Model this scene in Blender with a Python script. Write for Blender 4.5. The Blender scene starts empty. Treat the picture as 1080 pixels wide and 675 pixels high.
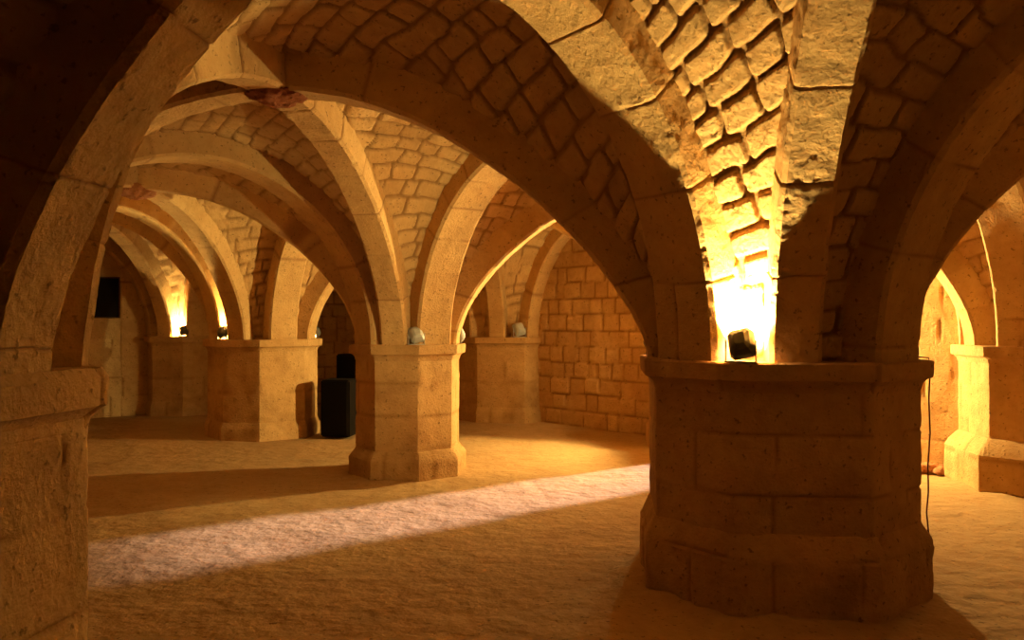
import bpy, math, random
import numpy as np
from mathutils import Vector, Matrix

C = bpy.context.scene
COL = C.collection
PI = math.pi

# ------------------------------------------------------------------ camera, world, exposure
FPX = 870.0
cam_d = bpy.data.cameras.new('camera'); cam = bpy.data.objects.new('camera', cam_d); COL.objects.link(cam)
cam.location = (0, 0, 1.6)
cam.rotation_euler = (PI/2 + math.atan(4.5/FPX), 0, 0)
cam_d.sensor_width = 36; cam_d.lens = 36*FPX/1080; cam_d.clip_start = .05
C.camera = cam
C.view_settings.view_transform = 'Standard'; C.view_settings.look = 'None'
C.view_settings.gamma = 1; C.view_settings.use_curve_mapping = False
C.view_settings.exposure = 2.0
w = bpy.data.worlds.new('dim_vault_air'); C.world = w; w.use_nodes = True
w.node_tree.nodes['Background'].inputs[0].default_value = (1, .45, .15, 1)
w.node_tree.nodes['Background'].inputs[1].default_value = .002

WARM = (1.0, .76, .29)
def point_light(name, loc, power, rad=.05, col=WARM):
    l = bpy.data.lights.new(name, 'POINT'); l.energy = power; l.shadow_soft_size = rad; l.color = col
    o = bpy.data.objects.new(name, l); COL.objects.link(o); o.location = loc
    return o

# daylight falling through the open doorway in the right-hand wall (hidden behind the big pier)
sp = bpy.data.lights.new('daylight_from_doorway', 'SPOT'); sp.energy = 26000; sp.color = (.92, .80, 1.0)
sp.spot_size = math.radians(14); sp.spot_blend = .2; sp.shadow_soft_size = .42
spo = bpy.data.objects.new('daylight_from_doorway', sp); COL.objects.link(spo)
spo.location = (19.5, 22.2, 7.35)
spo.rotation_euler = (Vector((.6, 8.1, 0)) - spo.location).to_track_quat('-Z', 'Y').to_euler()

# ------------------------------------------------------------------ noise and masonry relief
def _hash(i, j, k, s):
    n = (i.astype(np.int64)*374761393 + j.astype(np.int64)*668265263 + k.astype(np.int64)*2147483647 + s*1274126177) & 0xffffffff
    n = ((n ^ (n >> 13))*1103515245) & 0xffffffff
    n = ((n ^ (n >> 15))*2246822519) & 0xffffffff
    n = n ^ (n >> 16)
    return (n & 0xffffff)/float(0xffffff)
def vnoise(p, s=0):
    f = np.floor(p); t = p - f; t = t*t*(3-2*t)
    i, j, k = f[..., 0], f[..., 1], f[..., 2]
    r = 0
    for a in (0, 1):
        for b in (0, 1):
            for c in (0, 1):
                wt = (t[..., 0] if a else 1-t[..., 0])*(t[..., 1] if b else 1-t[..., 1])*(t[..., 2] if c else 1-t[..., 2])
                r = r + wt*_hash(i+a, j+b, k+c, s)
    return r*2-1
def fbm(p, freq, octs=3, s=0):
    r = 0; a = 1.0; tot = 0
    for o in range(octs):
        r = r + a*vnoise(p*freq*(2.03**o), s+o*17); tot += a; a *= .55
    return r/tot
def sstep(x): x = np.clip(x, 0, 1); return x*x*(3-2*x)
def hs(a, b, s): return _hash(np.asarray(a, float), np.asarray(b, float), np.zeros_like(np.asarray(a, float)), s)

STY = {  # course, length, warp, joint, depth, stone height jitter, roughness
 'rubble': (.160, .31, .065, .016, .019, .022, .015),
 'field':  (.155, .31, .055, .017, .026, .018, .013),
 'ashlar': (.335, .62, .016, .007, .006, .006, .0060),
 'wall':   (.25, .33, .030, .014, .020, .030, .013),
 'rib':    (.46, 9.0, .014, .006, .006, .004, .0075),
 'ribn':   (.62, 9.0, .020, .008, .008, .003, .010),
 'slab':   (9.0, .75, .004, .010, .008, .002, .0045),
 'rough':  (.26, .42, .05, .020, .020, .02, .020),
}
def masonry(u, v, P, style, seed):
    crs, lng, warp, jw, dep, jit, rgh = STY[style]
    q = np.stack([u, v, np.zeros_like(u)+seed*3.1], -1)
    uu = u + warp*fbm(q, 1.7, 2, seed) + warp*.35*vnoise(q*6, seed+2)
    vv = v + warp*fbm(q, 1.5, 2, seed+5) + warp*.30*vnoise(q*7, seed+8)
    row = np.floor(vv/crs); fv = vv/crs-row
    off = hs(row, row*0, seed+11)*7.3
    ll = lng*(.75 + .5*hs(row, row*0, seed+12))
    x = uu/ll + off; col = np.floor(x); fu = x-col
    # boundary jitter
    jl = (hs(col, row, seed+13)-.5)*.5; jr = (hs(col+1, row, seed+13)-.5)*.5
    nc = np.where(fu < jl, col-1, np.where(fu > 1+jr, col+1, col))
    dl = np.abs(fu-jl); dr = np.abs(1+jr-fu)
    du = np.minimum(dl, dr)*ll; dv = np.minimum(fv, 1-fv)*crs
    # rounded corners
    d = np.minimum(du, dv); near = (du < jw*2.2) & (dv < jw*2.2)
    d2 = jw*2.2 - np.sqrt(np.maximum(jw*2.2-du, 0)**2 + np.maximum(jw*2.2-dv, 0)**2)
    d = np.where(near, d2, d)
    jvar = .55 + .9*(hs(nc, row, seed+15))
    jm = sstep((d - jw*.25)/(jw*1.0*jvar))
    tint = hs(nc, row, seed+14)
    n1 = fbm(P, 9, 4, seed+20)
    pit = np.clip(fbm(P, 38, 2, seed+30)-.28, 0, 1)
    h = dep*(jm-1) + jit*(tint-.5)*jm + rgh*n1 - rgh*1.3*pit
    return h, jm, tint

def mesh_grid(name, P, style, seed, mat, parent=None, wrapu=False, caps=False, towards=None, U=None, V=None, amp=1.0, away=False, smooth=True, sharp=0):
    """P: (nv, nu, 3) grid; displaced along its own normals by masonry relief"""
    nv, nu = P.shape[:2]
    Pe = np.concatenate([P[:, -1:], P, P[:, :1]], 1) if wrapu else P
    if wrapu:
        du = (Pe[:, 2:]-Pe[:, :-2])
    else:
        du = np.gradient(P, axis=1)
    dv = np.gradient(P, axis=0)
    N = np.cross(du, dv); ln = np.linalg.norm(N, axis=-1, keepdims=True); N = N/np.maximum(ln, 1e-9)
    if U is None:
        seg = np.linalg.norm(np.diff(P, axis=1), axis=-1)
        U = np.concatenate([np.zeros((nv, 1)), np.cumsum(seg, 1)], 1)
    if V is None:
        seg = np.linalg.norm(np.diff(P, axis=0), axis=-1)
        V = np.concatenate([np.zeros((1, nu)), np.cumsum(seg, 0)], 0)
    flip = False
    if towards is not None:
        s = np.sum((np.asarray(towards)-P)*N, -1).mean()
        if away: s = -s
        if s < 0: N = -N; flip = True
    h, jm, tint = masonry(U, V, P, style, seed)
    Q = P + N*(h*amp)[..., None]
    verts = Q.reshape(-1, 3)
    idx = np.arange(nv*nu).reshape(nv, nu)
    if wrapu: idx = np.concatenate([idx, idx[:, :1]], 1)
    a, b, c, d = idx[:-1, :-1], idx[:-1, 1:], idx[1:, 1:], idx[1:, :-1]
    F = np.stack([a, b, c, d] if not flip else [a, d, c, b], -1).reshape(-1, 4)
    me = bpy.data.meshes.new(name)
    faces_extra = []
    if caps:
        bot = idx[0, :nu].tolist(); top = idx[-1, :nu].tolist()
        faces_extra = [bot[::-1] if not flip else bot, top if not flip else top[::-1]]
    nf = len(F)
    tot = nf + len(faces_extra)
    loops = F.reshape(-1).tolist()
    starts = list(range(0, nf*4, 4)); 
    for f in faces_extra:
        starts.append(len(loops)); loops += f
    me.vertices.add(len(verts)); me.vertices.foreach_set('co', verts.astype(np.float32).reshape(-1))
    me.loops.add(len(loops)); me.loops.foreach_set('vertex_index', np.array(loops, dtype=np.int32))
    me.polygons.add(tot); me.polygons.foreach_set('loop_start', np.array(starts, dtype=np.int32))
    me.polygons.foreach_set('use_smooth', np.array([smooth]*nf+[False]*len(faces_extra)))
    at = me.color_attributes.new('stone', 'FLOAT_COLOR', 'POINT')
    colr = np.ones((len(verts), 4), np.float32); colr[:, 0] = jm.reshape(-1); colr[:, 1] = tint.reshape(-1)
    at.data.foreach_set('color', colr.reshape(-1))
    me.update(calc_edges=True); me.validate()
    if sharp: me.set_sharp_from_angle(angle=math.radians(sharp))
    me.materials.append(mat)
    o = bpy.data.objects.new(name, me); COL.objects.link(o)
    if parent: o.parent = parent
    return o

# ------------------------------------------------------------------ materials
def mat_stone(name, dark, light, mortar, stain=(.18, .075, .03), stain_amt=.5, bump=.7, scale=1.0, rough=.95):
    m = bpy.data.materials.new(name); m.use_nodes = True
    nt = m.node_tree; nd = nt.nodes; lk = nt.links
    b = nd['Principled BSDF']; b.inputs['Roughness'].default_value = rough
    b.inputs['Specular IOR Level'].default_value = .15
    tc = nd.new('ShaderNodeTexCoord')
    at = nd.new('ShaderNodeAttribute'); at.attribute_name = 'stone'
    sp = nd.new('ShaderNodeSeparateColor'); lk.new(at.outputs['Color'], sp.inputs[0])
    def noise(s, det=5, r=.6):
        n = nd.new('ShaderNodeTexNoise'); n.inputs['Scale'].default_value = s*scale
        n.inputs['Detail'].default_value = det; n.inputs['Roughness'].default_value = r
        lk.new(tc.outputs['Object'], n.inputs['Vector']); return n
    def mix(a, b_, f):
        x = nd.new('ShaderNodeMix'); x.data_type = 'RGBA'
        for s, v in ((6, a), (7, b_)):
            if isinstance(v, tuple): x.inputs[s].default_value = (*v, 1)
            else: lk.new(v, x.inputs[s])
        if isinstance(f, float): x.inputs[0].default_value = f
        else: lk.new(f, x.inputs[0])
        return x.outputs[2]
    def ramp(v, p0, p1, c0=0, c1=1):
        r = nd.new('ShaderNodeMapRange'); r.inputs[1].default_value = p0; r.inputs[2].default_value = p1
        r.inputs[3].default_value = c0; r.inputs[4].default_value = c1; lk.new(v, r.inputs[0]); return r.outputs[0]
    n1 = noise(2.2); n2 = noise(11); n3 = noise(.9, 4); n4 = noise(60 if 'earth' not in name else 5.5, 6 if 'earth' not in name else 4, .7 if 'earth' not in name else .55)
    f = nd.new('ShaderNodeMath'); f.operation = 'ADD'; lk.new(ramp(n2.outputs[0], .3, .7, 0, .5), f.inputs[0]); lk.new(ramp(sp.outputs[1], 0, 1, 0, .5), f.inputs[1])
    c = mix(dark, light, f.outputs[0])
    c = mix(c, stain, ramp(n1.outputs[0], .50, .72, 0, stain_amt))
    c = mix(c, tuple(x*.5 for x in stain), ramp(n3.outputs[0], .55, .75, 0, stain_amt*.8))
    c = mix(mortar, c, sp.outputs[0])
    v = noise(34, 2, .5); c = mix(c, tuple(x*.35 for x in dark), ramp(v.outputs[0], .63, .72, 0, .7))
    lk.new(c, b.inputs['Base Color'])
    bp = nd.new('ShaderNodeBump'); bp.inputs['Strength'].default_value = bump; bp.inputs['Distance'].default_value = .012 if 'earth' not in name else .05
    a2 = nd.new('ShaderNodeMath'); a2.operation = 'ADD'; lk.new(n4.outputs[0], a2.inputs[0]); a2.inputs[1].default_value = 0
    if 'earth' not in name: lk.new(v.outputs[0], a2.inputs[1])
    lk.new(a2.outputs[0], bp.inputs['Height']); lk.new(bp.outputs[0], b.inputs['Normal'])
    return m
M_pier = mat_stone('pier_limestone', (0.440, 0.246, 0.084), (0.620, 0.382, 0.158), (0.380, 0.205, 0.070), stain=(0.260, 0.109, 0.031))
M_rib = mat_stone('rib_limestone', (0.480, 0.282, 0.106), (0.660, 0.419, 0.176), (0.360, 0.191, 0.075), stain=(0.260, 0.109, 0.031), stain_amt=.22)
M_web = mat_stone('vault_rubble', (0.460, 0.273, 0.106), (0.640, 0.410, 0.176), (0.290, 0.155, 0.057), stain=(0.260, 0.109, 0.031), stain_amt=.25)
M_wall = mat_stone('wall_masonry', (0.460, 0.264, 0.106), (0.660, 0.419, 0.176), (0.290, 0.146, 0.053), stain=(0.260, 0.109, 0.031), stain_amt=.3)
M_boss = mat_stone('broken_boss_stone', (.36, .13, .05), (.52, .24, .10), (.30, .10, .04), stain_amt=.1, bump=.9)
M_floor = mat_stone('packed_earth', (0.340, 0.187, 0.069), (0.460, 0.282, 0.119), (0.340, 0.200, 0.079), stain=(0.330, 0.164, 0.053), stain_amt=.5, bump=.6)

def mat_plain(name, col, rough=.5, metal=0.0, emit=None, es=0):
    m = bpy.data.materials.new(name); m.use_nodes = True; nt = m.node_tree
    b = nt.nodes['Principled BSDF']; b.inputs['Roughness'].default_value = rough; b.inputs['Metallic'].default_value = metal; b.inputs['Specular IOR Level'].default_value = .12 if rough > .85 else .4
    n = nt.nodes.new('ShaderNodeTexNoise'); n.inputs['Scale'].default_value = 25
    tc = nt.nodes.new('ShaderNodeTexCoord'); nt.links.new(tc.outputs['Object'], n.inputs['Vector'])
    mx = nt.nodes.new('ShaderNodeMix'); mx.data_type = 'RGBA'
    mx.inputs[6].default_value = (*[c*.8 for c in col], 1); mx.inputs[7].default_value = (*col, 1)
    nt.links.new(n.outputs[0], mx.inputs[0]); nt.links.new(mx.outputs[2], b.inputs['Base Color'])
    if emit:
        b.inputs['Emission Color'].default_value = (*emit, 1); b.inputs['Emission Strength'].default_value = es
    return m
M_black = mat_plain('black_speaker_plastic', (.008, .005, .003), .9)
M_grille = mat_plain('black_grille_cloth', (.006, .004, .002), 1.0)
M_lampcase = mat_plain('weathered_lamp_housing', (.10, .085, .065), .7)
M_lampgrey = mat_plain('pale_grey_lamp_housing', (.50, .50, .46), .6)
M_lens = mat_plain('glowing_lamp_glass', (.9, .8, .6), .4, 0, (1, .6, .25), 30)
M_glass_off = mat_plain('lamp_glass', (.30, .28, .22), .25)
M_cable = mat_plain('red_brown_cable', (.16, .035, .015), .6)
M_iron = mat_plain('dark_window_iron', (.13, .07, .035), .9)
M_pane = mat_plain('unlit_window_glass', (.010, .007, .005), .95)

# ------------------------------------------------------------------ plan
UD = Vector((-.622, .783)); ND = Vector((.783, .622))
#        centre          apothem card-face cornice top
NODE = {
 'P':  ((1.675, 5.29), .81, .55, 1.39),
 'M':  ((-1.13, 9.00), .53, .42, 1.39),
 'L2': ((-3.64, 12.07), .70, .66, 1.39),
 'L3': ((-5.95, 15.15), .70, .60, 1.39),
 'S':  ((4.55, 1.58), .80, .6, 1.39),
 'N0': ((.65, -1.2), .80, .6, 1.39),
 'N1': ((-2.18, 2.52), .75, .55, 1.46),
 'N2': ((-4.85, 6.20), .70, .6, 1.39),
 'N3': ((-7.00, 9.40), .70, .6, 1.39),
 'N4': ((-9.40, 12.5), .70, .6, 1.39),
 'R1': ((8.10, 4.70), .8, .6, 1.39),
 'R2': ((5.40, 8.20), .80, .6, 1.39),
 'W':  ((2.62, 11.12), .70, .6, 1.39),
 'B':  ((-.10, 14.20), .80, .5, 1.39),
 'C':  ((-2.50, 17.3), .8, .6, 1.39),
}
ZS = 1.39
def ctr(k): return Vector(NODE[k][0])
def foot(k, diag):
    A, c = NODE[k][1], NODE[k][2]
    return (A + c/2)/math.sqrt(2)+.03 if diag else A+.02

def empty(name, loc, label, cat, group=None):
    o = bpy.data.objects.new(name, None); COL.objects.link(o); o.location = loc; o.empty_display_size = .2
    o['label'] = label; o['category'] = cat
    if group: o['group'] = group
    return o
def tag(o, label, cat, group=None):
    o['label'] = label; o['category'] = cat
    if group: o['group'] = group
    return o
def adopt(child, root):
    child.parent = root; child.matrix_parent_inverse = Matrix.Translation(-root.location)

# arch paths --------------------------------------------------------
def half(kA, K, zap, diag, e, kk, phis, lat=0.0):
    """points from pier kA (phi=0) up to apex K (phi=pi/2); e = outward offset; lat = sideways"""
    A = ctr(kA); d = (K-A); L = d.length; d = d/L; s = Vector((-d.y, d.x))
    if diag and kA == 'P' and K.x < 0: kk = .62      # the long low rib leaves the big pier flatter
    r = foot(kA, diag); a = L-r; b = zap-ZS
    c, sn = np.cos(phis), np.sin(phis)
    t = L - (a+e)*c
    z = ZS + (b+e)*((1-kk)*sn + kk*sn*sn)
    X = A.x + d.x*t + s.x*lat; Y = A.y + d.y*t + s.y*lat
    return np.stack([X, Y, z], -1)
def apexpt(kA, kB, diag=False):
    A, B = ctr(kA), ctr(kB); d = B-A; L = d.length; d /= L
    ra, rb = foot(kA, diag), foot(kB, diag)
    return A + d*((ra + L-rb)/2)
def cross_pt(a, c, b, d):
    A, Cc, B, D = ctr(a), ctr(c), ctr(b), ctr(d)
    r = Cc-A; s = D-B
    t = ((B-A).x*s.y-(B-A).y*s.x)/(r.x*s.y-r.y*s.x)
    return A + r*t

def res_at(pt):
    d = (Vector((pt[0], pt[1]))).length
    return min(.055, max(.014, .0042*d))

seedc = [3]
def rib(kA, kB, K, zap, W, diag, label, kk, group, name):
    seedc[0] += 7
    mid = K
    rs = min(res_at(ctr(kA)*.6+K*.4), res_at(K), res_at(ctr(kB)*.6+K*.4))
    near = rs < .025
    L = (ctr(kB)-ctr(kA)).length*1.35
    n = max(16, int(L/rs/2))
    ph = np.linspace(-.02, PI/2, n)
    ch = .025; dp = .36
    sec = [(-W/2, dp), (-W/2, ch), (-W/2+ch, 0), (W/2-ch, 0), (W/2, ch), (W/2, dp)]
    pts = []
    for i in range(len(sec)):
        p, q = Vector(sec[i]), Vector(sec[(i+1) % len(sec)])
        m = max(1, int((q-p).length/(rs if i != len(sec)-1 else .15)))
        for j in range(m): pts.append(p.lerp(q, j/m))
    rows = []
    for (lat, e) in pts:
        h1 = half(kA, K, zap, diag, e, kk, ph, lat)
        h2 = half(kB, K, zap, diag, e, kk, ph, -lat)[::-1]
        # average at the crown so that both halves meet
        h = np.concatenate([h1[:-1], ((h1[-1]+h2[0])/2)[None], h2[1:]], 0)
        rows.append(h)
    P = np.stack(rows, 1)
    V = np.zeros(P.shape[:2]); seg = np.linalg.norm(np.diff(P[:, 0], axis=0), axis=-1)
    V[1:] = np.cumsum(seg)[:, None]
    U = np.tile(np.array([p.x for p in pts])[None], (P.shape[0], 1))+5
    cen = P.mean(1, keepdims=True)
    o = mesh_grid(name, P, 'ribn' if near else 'rib', seedc[0], M_rib, None, True, True, cen, U, V, 1.0, True, True, 36)
    tag(o, label, 'arch' if not diag else 'rib', group)
    return o

def web(kA, kB, zT, K, zK, WT, WD, kT, kD, side_pt, wallside=False):
    """vault cell between arch kA-kB and the crossing K"""
    seedc[0] += 7
    E = .20
    KT = apexpt(kA, kB)
    rs = min(res_at(KT), res_at(K), res_at(ctr(kA)), res_at(ctr(kB)))
    rs = max(rs*1.0, .016)
    if {kA, kB} == {'N1', 'P'} and K.y < 4: rs = .0125
    L = (ctr(kB)-ctr(kA)).length*1.35
    n = int(L/rs/2)
    ph = np.linspace(0, PI/2, n)
    dAB = (ctr(kB)-ctr(kA)).normalized(); s = Vector((-dAB.y, dAB.x))
    sg = 1 if (K-KT).dot(s) > 0 else -1
    lat = sg*(WT/2-.05)
    T = np.concatenate([half(kA, KT, zT, False, E, kT, ph, lat), half(kB, KT, zT, False, E, kT, ph, -lat)[::-1][1:]], 0)
    # diagonals, shifted to this cell's side
    def dl(k, other_sign):
        d = (K-ctr(k)).normalized(); s2 = Vector((-d.y, d.x))
        return (1 if (KT-K).dot(s2) > 0 else -1)*(WD/2-.05)
    sink = np.sin(ph)
    DA = half(kA, K, zK, True, E, kD, ph, 0); DB = half(kB, K, zK, True, E, kD, ph, 0)
    for k, D in ((kA, DA), (kB, DB)):
        d = (K-ctr(k)).normalized(); s2 = Vector((-d.y, d.x)); l_ = dl(k, 0)
        D[:, 0] += s2.x*l_*np.cos(ph)**.5; D[:, 1] += s2.y*l_*np.cos(ph)**.5
    D = np.concatenate([DA, DB[::-1][1:]], 0)
    m = max(8, int((K-KT).length/rs))
    t = np.linspace(0, 1, m)[None, :, None]
    P = T[:, None]*(1-t) + D[:, None]*t
    hh = np.concatenate([sink, sink[::-1][1:]])
    P[..., 2] += .06*np.sin(t[..., 0]*PI)*hh[:, None]
    V = np.zeros(P.shape[:2]); seg = np.linalg.norm(np.diff(T, axis=0), axis=-1); V[1:] = np.cumsum(seg)[:, None]
    U = np.concatenate([np.zeros((P.shape[0], 1)), np.cumsum(np.linalg.norm(np.diff(P, axis=1), axis=-1), 1)], 1)
    glare = {kA, kB} == {'N1', 'P'} and K.y < 4     # the cell above the big lamp: courses climb to the right
    if glare: V = V - .45*U + 3
    else: V = V + (((seedc[0]*37) % 10)/10-.5)*.10*U
    return mesh_grid('ceiling', P, 'field' if glare else 'rubble', seedc[0], M_web, None, False, False, (K.x, K.y, 1.3), U, V, 1.25 if glare else 1.0)

def join(objs, name):
    import bmesh
    base = objs[0]
    with bpy.context.temp_override(active_object=base, object=base, selected_objects=objs, selected_editable_objects=objs):
        bpy.ops.object.join()
    base.name = name; return base

# ------------------------------------------------------------------ floor
def make_floor():
    n = 360
    x = np.linspace(-13, 12, n); y = np.linspace(-5, 21, n)
    X, Y = np.meshgrid(x, y)
    P = np.stack([X, Y, np.zeros_like(X)], -1)
    h = .016*fbm(P, .9, 3, 5) + .007*fbm(P, 4.5, 3, 9)
    P[..., 2] = h - .01
    # debris mound round the foot of the big pier
    for k, am in (('P', .05), ('R2', .04), ('M', .03)):
        d = np.sqrt((X-ctr(k).x)**2+(Y-ctr(k).y)**2)
        P[..., 2] += am*np.clip(1-(d-NODE[k][1])/.45, 0, 1)**2*(1+.8*fbm(P, 7, 2, 31))
    o = mesh_grid('floor', P, 'slab', 1, M_floor, None, False, False, (0, 0, 5), X*0+20.3, Y*0+4.5, .8)
    o['kind'] = 'structure'
    return o
make_floor()

# ------------------------------------------------------------------ walls
def wall_piece(name, a, b, z0, z1, seed, style='wall', inward=(0, 8, 1.5), u0=0.0, thick=.5):
    a, b = Vector(a), Vector(b); L = (b-a).length
    rs = max(.024, res_at((a+b)/2)*.55)
    nu, nv = max(2, int(L/rs)), max(2, int((z1-z0)/rs))
    t = np.linspace(0, 1, nu)[None, :]; z = np.linspace(z0, z1, nv)[:, None]
    P = np.stack([a.x+(b.x-a.x)*t+0*z, a.y+(b.y-a.y)*t+0*z, z+0*t], -1)
    P[..., :2] += (.02*fbm(P, .8, 2, seed))[..., None]*np.array([.7, .6])
    o = mesh_grid(name, P, style, seed, M_wall, None, False, False, inward, u0+t*L+0*z, z+0*t)
    sm = o.modifiers.new('thickness', 'SOLIDIFY'); sm.thickness = thick; sm.offset = -1
    return o
pW, pB, pC, pR2, pR1, pL3, pN4 = [ctr(k) for k in ('W', 'B', 'C', 'R2', 'R1', 'L3', 'N4')]
o = wall_piece('wall_right', pB, pW, -.05, 3.6, 41); o['kind'] = 'structure'
o = wall_piece('wall_back', pC, pB, -.05, 3.6, 43, 'ashlar', inward=(-4, 12, 1.5)); o['kind'] = 'structure'
# doorway bay: centre of the opening on the line W-R2
dW = (pR2-pW); LW = dW.length; dW = dW/LW
q0, q1, DH = .29*LW-.48, .29*LW+.54, 2.12
parts = [wall_piece('wall_door', pW, pW+dW*q0, -.05, 3.6, 45, 'ashlar', u0=0), wall_piece('wall_door', pW+dW*q1, pR2, -.05, 3.6, 45, 'ashlar', u0=q1),
         wall_piece('wall_door', pW+dW*q0, pW+dW*q1, DH, 3.6, 45, 'ashlar', u0=q0)]
for p in parts:
    with bpy.context.temp_override(active_object=p, object=p): bpy.ops.object.modifier_apply(modifier='thickness')
o = join(parts, 'wall_front'); o['kind'] = 'structure'
o = wall_piece('wall_side', pR2, pR1, -.05, 3.6, 47, inward=(3, 4, 1.5)); o['kind'] = 'structure'
# end wall with the small barred window
dE = (pN4-pL3); LE = dE.length; dE = dE/LE
w0, w1, wz0, wz1 = .262*LE, .42*LE, 1.70, 2.43
parts = []
for (a0, a1, z0, z1) in ((0, w0, -.05, 3.6), (w1, LE, -.05, 3.6), (w0, w1, -.05, wz0), (w0, w1, wz1, 3.6)):
    parts.append(wall_piece('wall_left', pL3+dE*a0, pL3+dE*a1, z0, z1, 51, 'ashlar', inward=(-4, 8, 1.5), u0=a0))
for p in parts:
    with bpy.context.temp_override(active_object=p, object=p): bpy.ops.object.modifier_apply(modifier='thickness')
o = join(parts, 'wall_left'); o['kind'] = 'structure'
o = wall_piece('wall_end', pC, pL3, -.05, 3.6, 53, inward=(-2, 12, 1.5)); o['kind'] = 'structure'

def bm_obj(name, build, mat, parent=None, bevel=0.0, smooth=False):
    import bmesh
    bm = bmesh.new(); build(bm)
    if bevel: bmesh.ops.bevel(bm, geom=list(bm.edges), offset=bevel, segments=2, affect='EDGES', clamp_overlap=True)
    me = bpy.data.meshes.new(name); bm.to_mesh(me); bm.free(); me.materials.append(mat)
    if smooth:
        for p in me.polygons: p.use_smooth = True
    o = bpy.data.objects.new(name, me); COL.objects.link(o)
    if parent: o.parent = parent
    return o
def box(bm, c, s, rot=None):
    import bmesh
    M = Matrix.Translation(c) @ (rot or Matrix.Identity(4)) @ Matrix.Diagonal((*s, 1))
    bmesh.ops.create_cube(bm, size=1, matrix=M)

# window in the end wall
wc = pL3 + dE*((w0+w1)/2); outn = Vector((-dE.y, dE.x))
if outn.dot(Vector((-4, 8))-wc) > 0: outn = -outn
ang = math.atan2(dE.y, dE.x)
wr = bpy.data.objects.new('window_1', None); COL.objects.link(wr); wr['kind'] = 'structure'
wr.location = (wc.x+outn.x*.10, wc.y+outn.y*.10, (wz0+wz1)/2); wr.rotation_euler = (0, 0, ang)
ww, wh = w1-w0, wz1-wz0
def fr(bm):
    for sx in (-1, 1): box(bm, (sx*(ww/2-.02), 0, 0), (.05, .06, wh))
    for sz in (-1, 1): box(bm, (0, 0, sz*(wh/2-.02)), (ww-.08, .06, .05))
bm_obj('window_frame', fr, M_iron, wr, .004)
bm_obj('mullion', lambda bm: box(bm, (0, -.01, 0), (.045, .04, wh-.09)), M_iron, wr, .004)
bm_obj('transom', lambda bm: box(bm, (0, .0, .04), (ww-.09, .03, .03)), M_iron, wr, .004)
bm_obj('window_pane', lambda bm: box(bm, (0, .028, 0), (ww-.05, .012, wh-.05)), M_pane, wr)

# ------------------------------------------------------------------ piers
def octo(A, c, off=0.0, n_per=None, rs=.03):
    """outline of the chamfered pier, offset outward by off"""
    k = off*math.tan(PI/8)
    A2 = A+off; h = c/2+k
    loc = [(A2, -h), (A2, h), (h, A2), (-h, A2), (-A2, h), (-A2, -h), (-h, -A2), (h, -A2)]
    return loc
def ring(A, c, off, counts, z, round_=.02):
    loc = octo(A, c, off); pts = []
    for i in range(8):
        p, q = Vector(loc[i]), Vector(loc[(i+1) % 8]); n = counts[i]; L = (q-p).length
        for j in range(n):
            # slight rounding of the arrises
            t = j/n
            v = p.lerp(q, t)
            if j == 0:
                v *= (1-round_*.15)
            pts.append(v)
    return pts
def pier(k, label, plinth_h=.30, plinth_off=.09, worn=1.0, round_cornice=False):
    (cx, cy), A, c, zt = NODE[k]
    root = empty('stone_pier', (cx, cy, 0), label, 'pier', 'stone piers of the vault')
    rs = max(.018, res_at((cx, cy))*.8)
    g = (A-c/2)*math.sqrt(2)
    counts = [max(3, int((c if i % 2 == 0 else g)/rs)) for i in range(8)]
    seedc[0] += 5
    def sweep(name, prof, style, mat, amp=1.0, dz=None, caps=True):
        # resample profile
        pr = []
        for i in range(len(prof)-1):
            p, q = Vector(prof[i]), Vector(prof[i+1]); m = max(1, int((q-p).length/rs))
            for j in range(m): pr.append(p.lerp(q, j/m))
        pr.append(Vector(prof[-1]))
        rows = []; per = sum((c if i % 2 == 0 else g) for i in range(8))
        for p in pr:
            rg = ring(A, c, p.x, counts, p.y)
            rows.append([(UD.x*v.y+ND.x*v.x, UD.y*v.y+ND.y*v.x, p.y) for v in rg])
        P = np.array(rows, float)
        P0 = P.copy(); P0[..., 0] += cx; P0[..., 1] += cy
        seg = np.linalg.norm(np.diff(P0[0], axis=0), axis=-1); U = np.concatenate([[0], np.cumsum(seg)])
        U = np.tile(U[None], (P.shape[0], 1)); V = P[..., 2]+.02
        h, jm, ti = masonry(U, V, P0, style, seedc[0])
        o = mesh_grid(name, P0, style, seedc[0], mat, None, True, caps, P0.mean((0, 1)), U, V, amp, True, True, 34)
        o.data.transform(Matrix.Translation((-cx, -cy, 0))); o.parent = root
        return o
    ct = .10
    pz = plinth_h
    sweep('shaft', [(0, pz-.05), (0, zt-ct-.02)], 'ashlar', M_pier, worn)
    sweep('plinth', [(plinth_off, -.05), (plinth_off, pz*.72), (plinth_off*.7, pz*.85), (.003, pz+.02), (-.03, pz+.03)], 'ashlar', M_pier, 2.2 if k == 'P' else worn)
    if round_cornice:
        prof = [(-.03, zt-.23), (.0, zt-.21), (.008, zt-.17), (.040, zt-.14), (.058, zt-.13), (.062, zt-.035), (.042, zt-.004), (-.3, zt)]
    else:
        prof = [(-.02, zt-ct-.075), (.004, zt-ct-.07), (.014, zt-ct-.03), (.04, zt-ct-.005), (.062, zt-ct), (.066, zt-.01), (.055, zt), (-.3, zt)]
    sweep('cornice', prof, 'slab', M_pier, worn)
    # mass of masonry between the feet of the ribs
    sweep('springer', [(-.26, zt-.03), (-.26, zt+.55)], 'ashlar', M_rib, worn)
    return root

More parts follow.
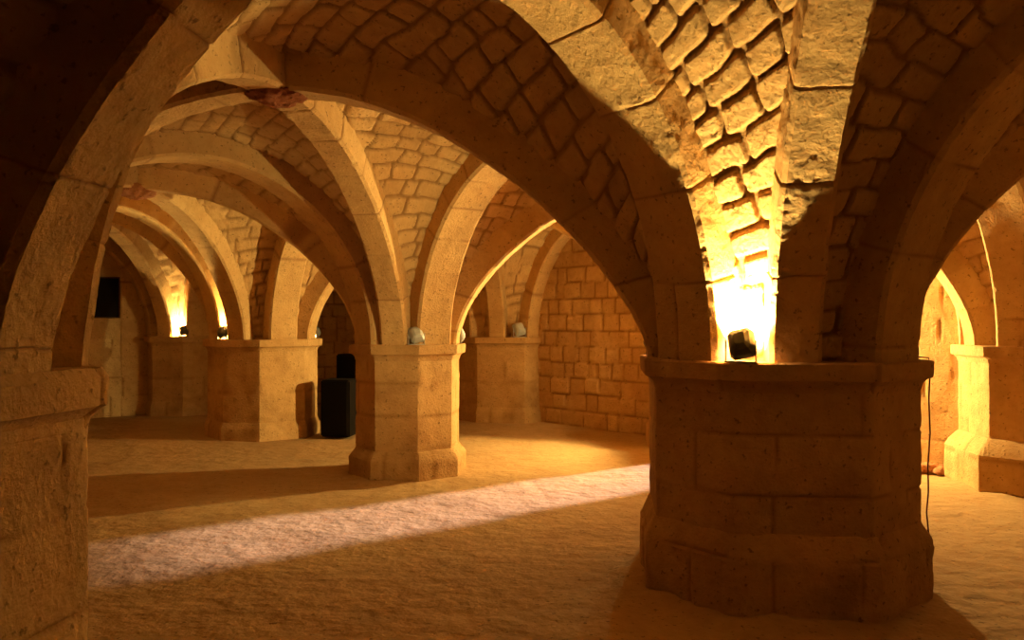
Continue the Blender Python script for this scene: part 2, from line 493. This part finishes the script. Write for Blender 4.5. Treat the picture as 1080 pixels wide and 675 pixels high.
PIERS = {
 'P': 'massive octagonal stone pier in the foreground right, its ledge carrying a glaring lamp',
 'M': 'slender octagonal stone pier in the middle of the floor, lit yellow on its right',
 'L2': 'broad octagonal stone pier left of the slender middle one, black speaker beside it',
 'L3': 'stone pier at the far left end wall with a small glowing lamp on its ledge',
 'S': 'octagonal stone pier beside the photographer, right of the massive foreground pier',
 'N0': 'octagonal stone pier behind the photographer under the nearest vault',
 'N1': 'dark rounded-ledge stone pier cut by the left edge, nearest the photographer',
 'N2': 'stone pier of the near row, behind the dark pier at the left edge',
 'N3': 'stone pier of the near row, opposite the broad left pier',
 'N4': 'stone pier in the far left corner beside the barred window',
 'R1': 'stone pier against the right wall, nearest the photographer',
 'R2': 'brightly lit stone pier with stepped plinth at the right edge, against the wall',
 'W': 'stone pier against the wall, hidden behind the massive foreground pier',
 'B': 'stone pier in the back corner, pale lamp on its ledge, beside the coursed stone wall',
 'C': 'stone pier in the farthest corner behind the broad left pier',
}
for k, lb in PIERS.items():
    kw = dict(plinth_h=.30, plinth_off=.09)
    if k == 'P': kw = dict(plinth_h=.42, plinth_off=.062, worn=1.3)
    if k == 'N1': kw = dict(plinth_h=.12, plinth_off=.04, worn=1.2, round_cornice=True)
    if k == 'R2': kw = dict(plinth_h=.48, plinth_off=.12)
    if k in ('L2', 'L3', 'B'): kw = dict(plinth_h=.22, plinth_off=.035)
    if k in ('M',): kw = dict(plinth_h=.27, plinth_off=.07, worn=1.2)
    pier(k, lb, **kw)

# ------------------------------------------------------------------ arches and vaults
WT, WD = .46, .28
KT, KD = .05, .30
ZT = {('N1', 'P'): 3.36, ('P', 'S'): 3.15}
def zt_of(a, b): return ZT.get((a, b), ZT.get((b, a), 3.12))
ARCH = {
 ('N0', 'N1'): 'dark stone arch passing over the photographer',
 ('N1', 'N2'): 'stone arch of the near row, behind the pier at the left edge',
 ('N2', 'N3'): 'stone arch of the near row, second from the left edge pier',
 ('N3', 'N4'): 'stone arch of the near row, ending in the far left corner',
 ('S', 'P'): 'dark stone arch rising to the right from the massive pier, seen against shadow',
 ('P', 'M'): 'wide yellow-lit stone arch rising from the right side of the slender middle pier',
 ('M', 'L2'): 'stone arch from the slender pier to the broad left pier',
 ('L2', 'L3'): 'stone arch from the broad left pier to the end wall',
 ('R1', 'R2'): 'stone wall arch at the right edge beyond the bright pier',
 ('R2', 'W'): 'stone wall arch above the brightly lit wall behind the massive pier',
 ('W', 'B'): 'stone wall arch framing the coursed stone wall at the back',
 ('B', 'C'): 'stone wall arch in the far corner behind the slender pier',
 ('N0', 'S'): 'stone arch to the right of the photographer',
 ('N1', 'P'): 'huge pitted stone arch spanning the foreground from left edge pier to massive pier',
 ('N2', 'M'): 'dim stone arch curving left from the slender middle pier',
 ('N3', 'L2'): 'stone arch with glowing edge curving left from the broad left pier',
 ('N4', 'L3'): 'pale-edged stone arch over the barred window on the end wall',
 ('S', 'R1'): 'stone arch to the right outside the picture edge',
 ('P', 'R2'): 'stone arch from the massive pier to the bright pier at the right edge',
 ('M', 'W'): 'stone arch from the slender pier back to the wall, partly behind the long rib',
 ('L2', 'B'): 'stone arch from the broad left pier to the back corner pier',
 ('L3', 'C'): 'stone wall arch in the farthest corner on the end wall',
}
for (a, b), lb in ARCH.items():
    rib(a, b, apexpt(a, b), zt_of(a, b), WT if 'M' not in (a, b) else .42, False, lb, KT, 'broad arches between the piers', 'transverse_arch')
BAYS = [('N0', 'S', 'P', 'N1'), ('N1', 'P', 'M', 'N2'), ('N2', 'M', 'L2', 'N3'), ('N3', 'L2', 'L3', 'N4'),
        ('S', 'R1', 'R2', 'P'), ('P', 'R2', 'W', 'M'), ('M', 'W', 'B', 'L2'), ('L2', 'B', 'C', 'L3')]
DIAG = {
 ('N0', 'P'): 'rough diagonal rib rising straight up from the massive pier beside the glare',
 ('S', 'N1'): 'nearest diagonal rib, dark band rising steeply from the left edge pier',
 ('N1', 'M'): 'diagonal rib from the slender pier up to the nearer broken boss, bright right side',
 ('P', 'N2'): 'long low diagonal rib sweeping left from the massive pier to the nearer broken boss',
 ('N2', 'L2'): 'diagonal rib from the broad left pier to the farther broken boss',
 ('M', 'N3'): 'dark diagonal rib sweeping left from the slender pier to the farther broken boss',
 ('N3', 'L3'): 'diagonal rib rising from the end wall pier beside its lamp',
 ('L2', 'N4'): 'diagonal rib from the broad left pier towards the corner by the barred window',
 ('S', 'R2'): 'diagonal rib rising from the bright pier at the right edge towards the viewer',
 ('R1', 'P'): 'dark diagonal rib rising right from the massive pier, outlining the bright opening',
 ('P', 'W'): 'diagonal rib behind the massive pier running back to the wall',
 ('R2', 'M'): 'thin bright-edged diagonal rib rising right from the slender pier',
 ('M', 'B'): 'diagonal rib from the slender pier back to the corner pier',
 ('W', 'L2'): 'diagonal rib rising right from the broad left pier beside its small glow',
 ('L2', 'C'): 'diagonal rib from the broad left pier into the farthest corner',
 ('B', 'L3'): 'diagonal rib from the end wall pier to the back corner pier',
}
BOSSZ = {0: 3.36, 1: 3.20, 2: 3.10}
for bi, (a, b, c, d) in enumerate(BAYS):
    K = cross_pt(a, c, b, d); zk = BOSSZ.get(bi, 3.2)
    for (p, q) in ((a, c), (b, d)):
        key = (p, q) if (p, q) in DIAG else (q, p)
        rib(key[0], key[1], K, zk, WD, True, DIAG[key], KD, 'diagonal ribs of the vault', 'diagonal_rib')
    cells = [web(p, q, zt_of(p, q), K, zk, WT, WD, KT, KD, None) for (p, q) in ((a, b), (b, c), (c, d), (d, a))]
    o = join(cells, 'ceiling'); o['kind'] = 'structure'

# broken keystones at two crossings
def boss(bi, r, label, seed):
    a, b, c, d = BAYS[bi]; K = cross_pt(a, c, b, d); zk = BOSSZ[bi]
    th = np.linspace(0, 2*PI, 72, endpoint=False); ph = np.linspace(.02, PI-.02, 36)
    T, Ph = np.meshgrid(th, ph)
    P = np.stack([r*np.sin(Ph)*np.cos(T), r*np.sin(Ph)*np.sin(T), .095*np.cos(Ph)], -1)
    Pw = P + np.array([K.x, K.y, zk+.005])
    n = fbm(Pw, 9, 3, seed); n2 = fbm(Pw, 22, 3, seed+4)
    Pw = Pw + P*(.22*n + .16*n2)[..., None]
    o = mesh_grid('keystone', Pw, 'rough', seed, M_boss, None, True, True, (K.x, K.y, zk), T*0+3.1, Ph*0+.1, 1.0, True)
    tag(o, label, 'keystone', 'broken keystones')
boss(1, .22, 'broken reddish keystone where the nearer diagonal ribs cross', 71)
boss(2, .24, 'broken dark reddish keystone farther back at the left rib crossing', 73)

# ------------------------------------------------------------------ lamps on the ledges
def lamp(k, ang_between, r, label, power, on=True, grey=False, lr=None, zoff=.13, size=1.0, flood=False, aim=None):
    """small floodlight standing on pier k's ledge, throwing its light at the masonry between two rib feet"""
    d = Vector(ang_between).normalized(); (cx, cy), A, c, zt = NODE[k]
    pos = Vector((cx, cy)) + d*r
    root = empty('uplight_lamp', (pos.x, pos.y, zt), label, 'lamp', 'floodlights on the pier ledges')
    root.rotation_euler = (0, 0, math.atan2(d.y, d.x)); root.scale = (size,)*3
    mc = M_lampgrey if grey else M_lampcase
    R = Matrix.Rotation(math.radians(-28), 4, 'Y') @ Matrix.Rotation(math.radians(14), 4, 'X')
    def hous(bm):
        import bmesh
        # tapered shell: wide mouth towards the masonry (-x), domed back towards the room (+x)
        rings = []
        for (x, hw, hh) in ((-.045, .070, .085), (-.035, .074, .090), (.0, .068, .080), (.03, .052, .062), (.048, .028, .034)):
            rings.append([bm.verts.new(R @ Vector((x, hw*s1, hh*s2)) + Vector((0, 0, .115))) for (s1, s2) in ((-1, -.7), (-.7, -1), (.7, -1), (1, -.7), (1, .7), (.7, 1), (-.7, 1), (-1, .7))])
        for i in range(4):
            for j in range(8): bm.faces.new((rings[i][j], rings[i][(j+1) % 8], rings[i+1][(j+1) % 8], rings[i+1][j]))
        bm.faces.new(rings[-1]); bm.faces.new(rings[0][::-1])
    bm_obj('housing', hous, mc, root)
    def br(bm):
        for s in (-1, 1): box(bm, (0, s*.082, .065), (.022, .005, .12))
        box(bm, (0, 0, .004), (.05, .17, .008))
    bm_obj('bracket', br, mc, root)
    def ln(bm): box(bm, tuple(R @ Vector((-.048, 0, 0)) + Vector((0, 0, .115))), (.004, .12, .145), R)
    bm_obj('lamp_glass', ln, M_lens if on else M_glass_off, root)
    if on and power:
        lp = pos - d*(.10 if lr is None else lr)
        pl = point_light('floodlight_beam', (lp.x, lp.y, zt+zoff), power, .035)
        if flood or aim:
            pl.data = bpy.data.lights.new('floodlight_beam', 'SPOT'); pl.data.energy = power; pl.data.color = WARM; pl.data.shadow_soft_size = .03
            pl.data.spot_size = math.radians(178); pl.data.spot_blend = .15
            pl.rotation_euler = Vector((-d.x, -d.y, 1.5)).to_track_quat('-Z', 'Y').to_euler()
            if aim:
                pl.data.spot_size = math.radians(150); pl.data.spot_blend = 1.0
                pl.rotation_euler = Vector(aim).to_track_quat('-Z', 'Y').to_euler()
G1 = (-.48, -.87); G2 = (.27, -.96); G3 = (.96, .27-.3); GB = (-.84, .47)
lamp('P', G1, .865, 'dark lamp silhouetted against its own glare on the massive pier ledge', 200, zoff=.165, lr=.075, flood=True)
lamp('L3', G2, .74, 'small glowing lamp on the far end wall pier, farthest left', 85, zoff=.16)
lamp('L2', G1, .76, 'glowing lamp on the left side of the broad pier ledge', 85, zoff=.16)
lamp('L2', (.96, .27), .76, 'small glowing lamp at the right end of the broad pier ledge', 70)
lamp('M', G2, .56, 'unlit grey lamp tucked between rib feet on the slender pier', 0, on=False, grey=True)
lamp('M', (.94, .15), .56, 'unlit lamp at the right end of the slender pier ledge', 0, on=False, grey=True)
lamp('B', G2, .82, 'unlit pale grey lamp on the back corner pier ledge', 0, on=False, grey=True, size=1.25)
lamp('W', GB, .76, 'lamp on the wall pier just left behind the massive pier, raking the coursed wall', 95, zoff=.28)
lamp('W', (-.40, -.92), .80, 'lamp on the hidden wall pier turned towards the slender middle pier', 340, zoff=.30, aim=(-.97, -.22, 0))
lamp('P', (-.78, .60), .86, 'lamp on the back of the massive pier ledge facing the slender pier', 200, zoff=.22, aim=(-.50, .86, -.05))
lamp('R2', G1, .86, 'lamp on the bright pier just outside the right edge of the picture', 16, zoff=.22)
lamp('W', (.35, -.94), .80, 'lamp on the hidden wall pier behind the massive pier, lighting the right bay', 480, zoff=.30, aim=(.66, -.75, .05))
lamp('N2', (.48, .87), .76, 'added unseen fill lamp on the near row pier behind the left edge pier, lighting the nearest vault', 45)  # unseen lamp, added as fill for the vault of the near bay
lamp('N3', (.48, .87), .76, 'added unseen fill lamp on the near row pier opposite the broad left pier', 28)  # also added out of view, to soften the overall light

# ------------------------------------------------------------------ loudspeakers
def speaker(loc, rz, w_, d_, h_, label, r=.02):
    root = empty('loudspeaker', loc, label, 'speaker'); root.rotation_euler = (0, 0, rz)
    bm_obj('cabinet', lambda bm: box(bm, (0, 0, h_/2), (w_, d_, h_)), M_black, root, r)
    g = bm_obj('grille', lambda bm: box(bm, (0, -d_/2-.006, h_/2), (w_-.06, .016, h_-.08)), M_grille, root, .006)
    return root
speaker((-2.45, 11.75, .02), math.radians(-8), .42, .42, .80, 'black floor loudspeaker standing beside the broad left pier')
speaker((-2.72, 14.0, .02), math.radians(-8), .42, .36, 1.08, 'taller black loudspeaker farther back, half behind the slender pier')

# ------------------------------------------------------------------ cable
cu = bpy.data.curves.new('hanging_cable', 'CURVE'); cu.dimensions = '3D'; cu.bevel_depth = .0045; cu.bevel_resolution = 3
pts = [(2.43, 4.95, 1.405), (2.49, 4.93, 1.40), (2.497, 4.93, 1.3), (2.49, 4.93, 1.15), (2.497, 4.93, .95), (2.483, 4.93, .75), (2.486, 4.93, .6), (2.475, 4.93, .48), (2.50, 4.95, .3)]
s = cu.splines.new('POLY'); s.points.add(len(pts)-1)
for i, p in enumerate(pts): s.points[i].co = (*p, 1)
cu.materials.append(M_cable)
tmp = bpy.data.objects.new('hanging_cable_curve', cu); COL.objects.link(tmp)
bpy.context.view_layer.update()
cme = bpy.data.meshes.new_from_object(tmp); bpy.data.objects.remove(tmp)
co = bpy.data.objects.new('hanging_cable', cme); COL.objects.link(co)
tag(co, 'thin red-brown cable hanging from the ledge at the right side of the massive pier', 'cable')

# ------------------------------------------------------------------ loose rubble at the foot of the bright wall
rng = random.Random(5)
def rubble(i, loc, r):
    th = np.linspace(0, 2*PI, 20, endpoint=False); ph = np.linspace(.05, PI-.05, 11)
    T, Ph = np.meshgrid(th, ph)
    D = np.stack([np.sin(Ph)*np.cos(T)*1.2, np.sin(Ph)*np.sin(T)*.9, np.cos(Ph)*.7], -1)
    D *= (1+.45*fbm(D+i*3.3, 1.6, 2, i))[..., None]*r
    P = D + np.array(loc)
    o = mesh_grid('rubble_stone', P, 'slab', 90+i, M_boss, None, True, True, loc, T*0+3.1, Ph*0+4.5, .6, True)
    o.data.transform(Matrix.Translation((-loc[0], -loc[1], -loc[2]))); o.location = loc
    tag(o, 'reddish broken stone lying at the foot of the bright wall right of the massive pier', 'stone', 'loose reddish rubble by the bright wall')
for i in range(9):
    a = i/8
    x = 4.42 + .42*a; y = 8.98 - .30*a + rng.uniform(-.10, .04)
    r = rng.uniform(.05, .095)
    rubble(i, (x, y, r*.55 - .005), r)
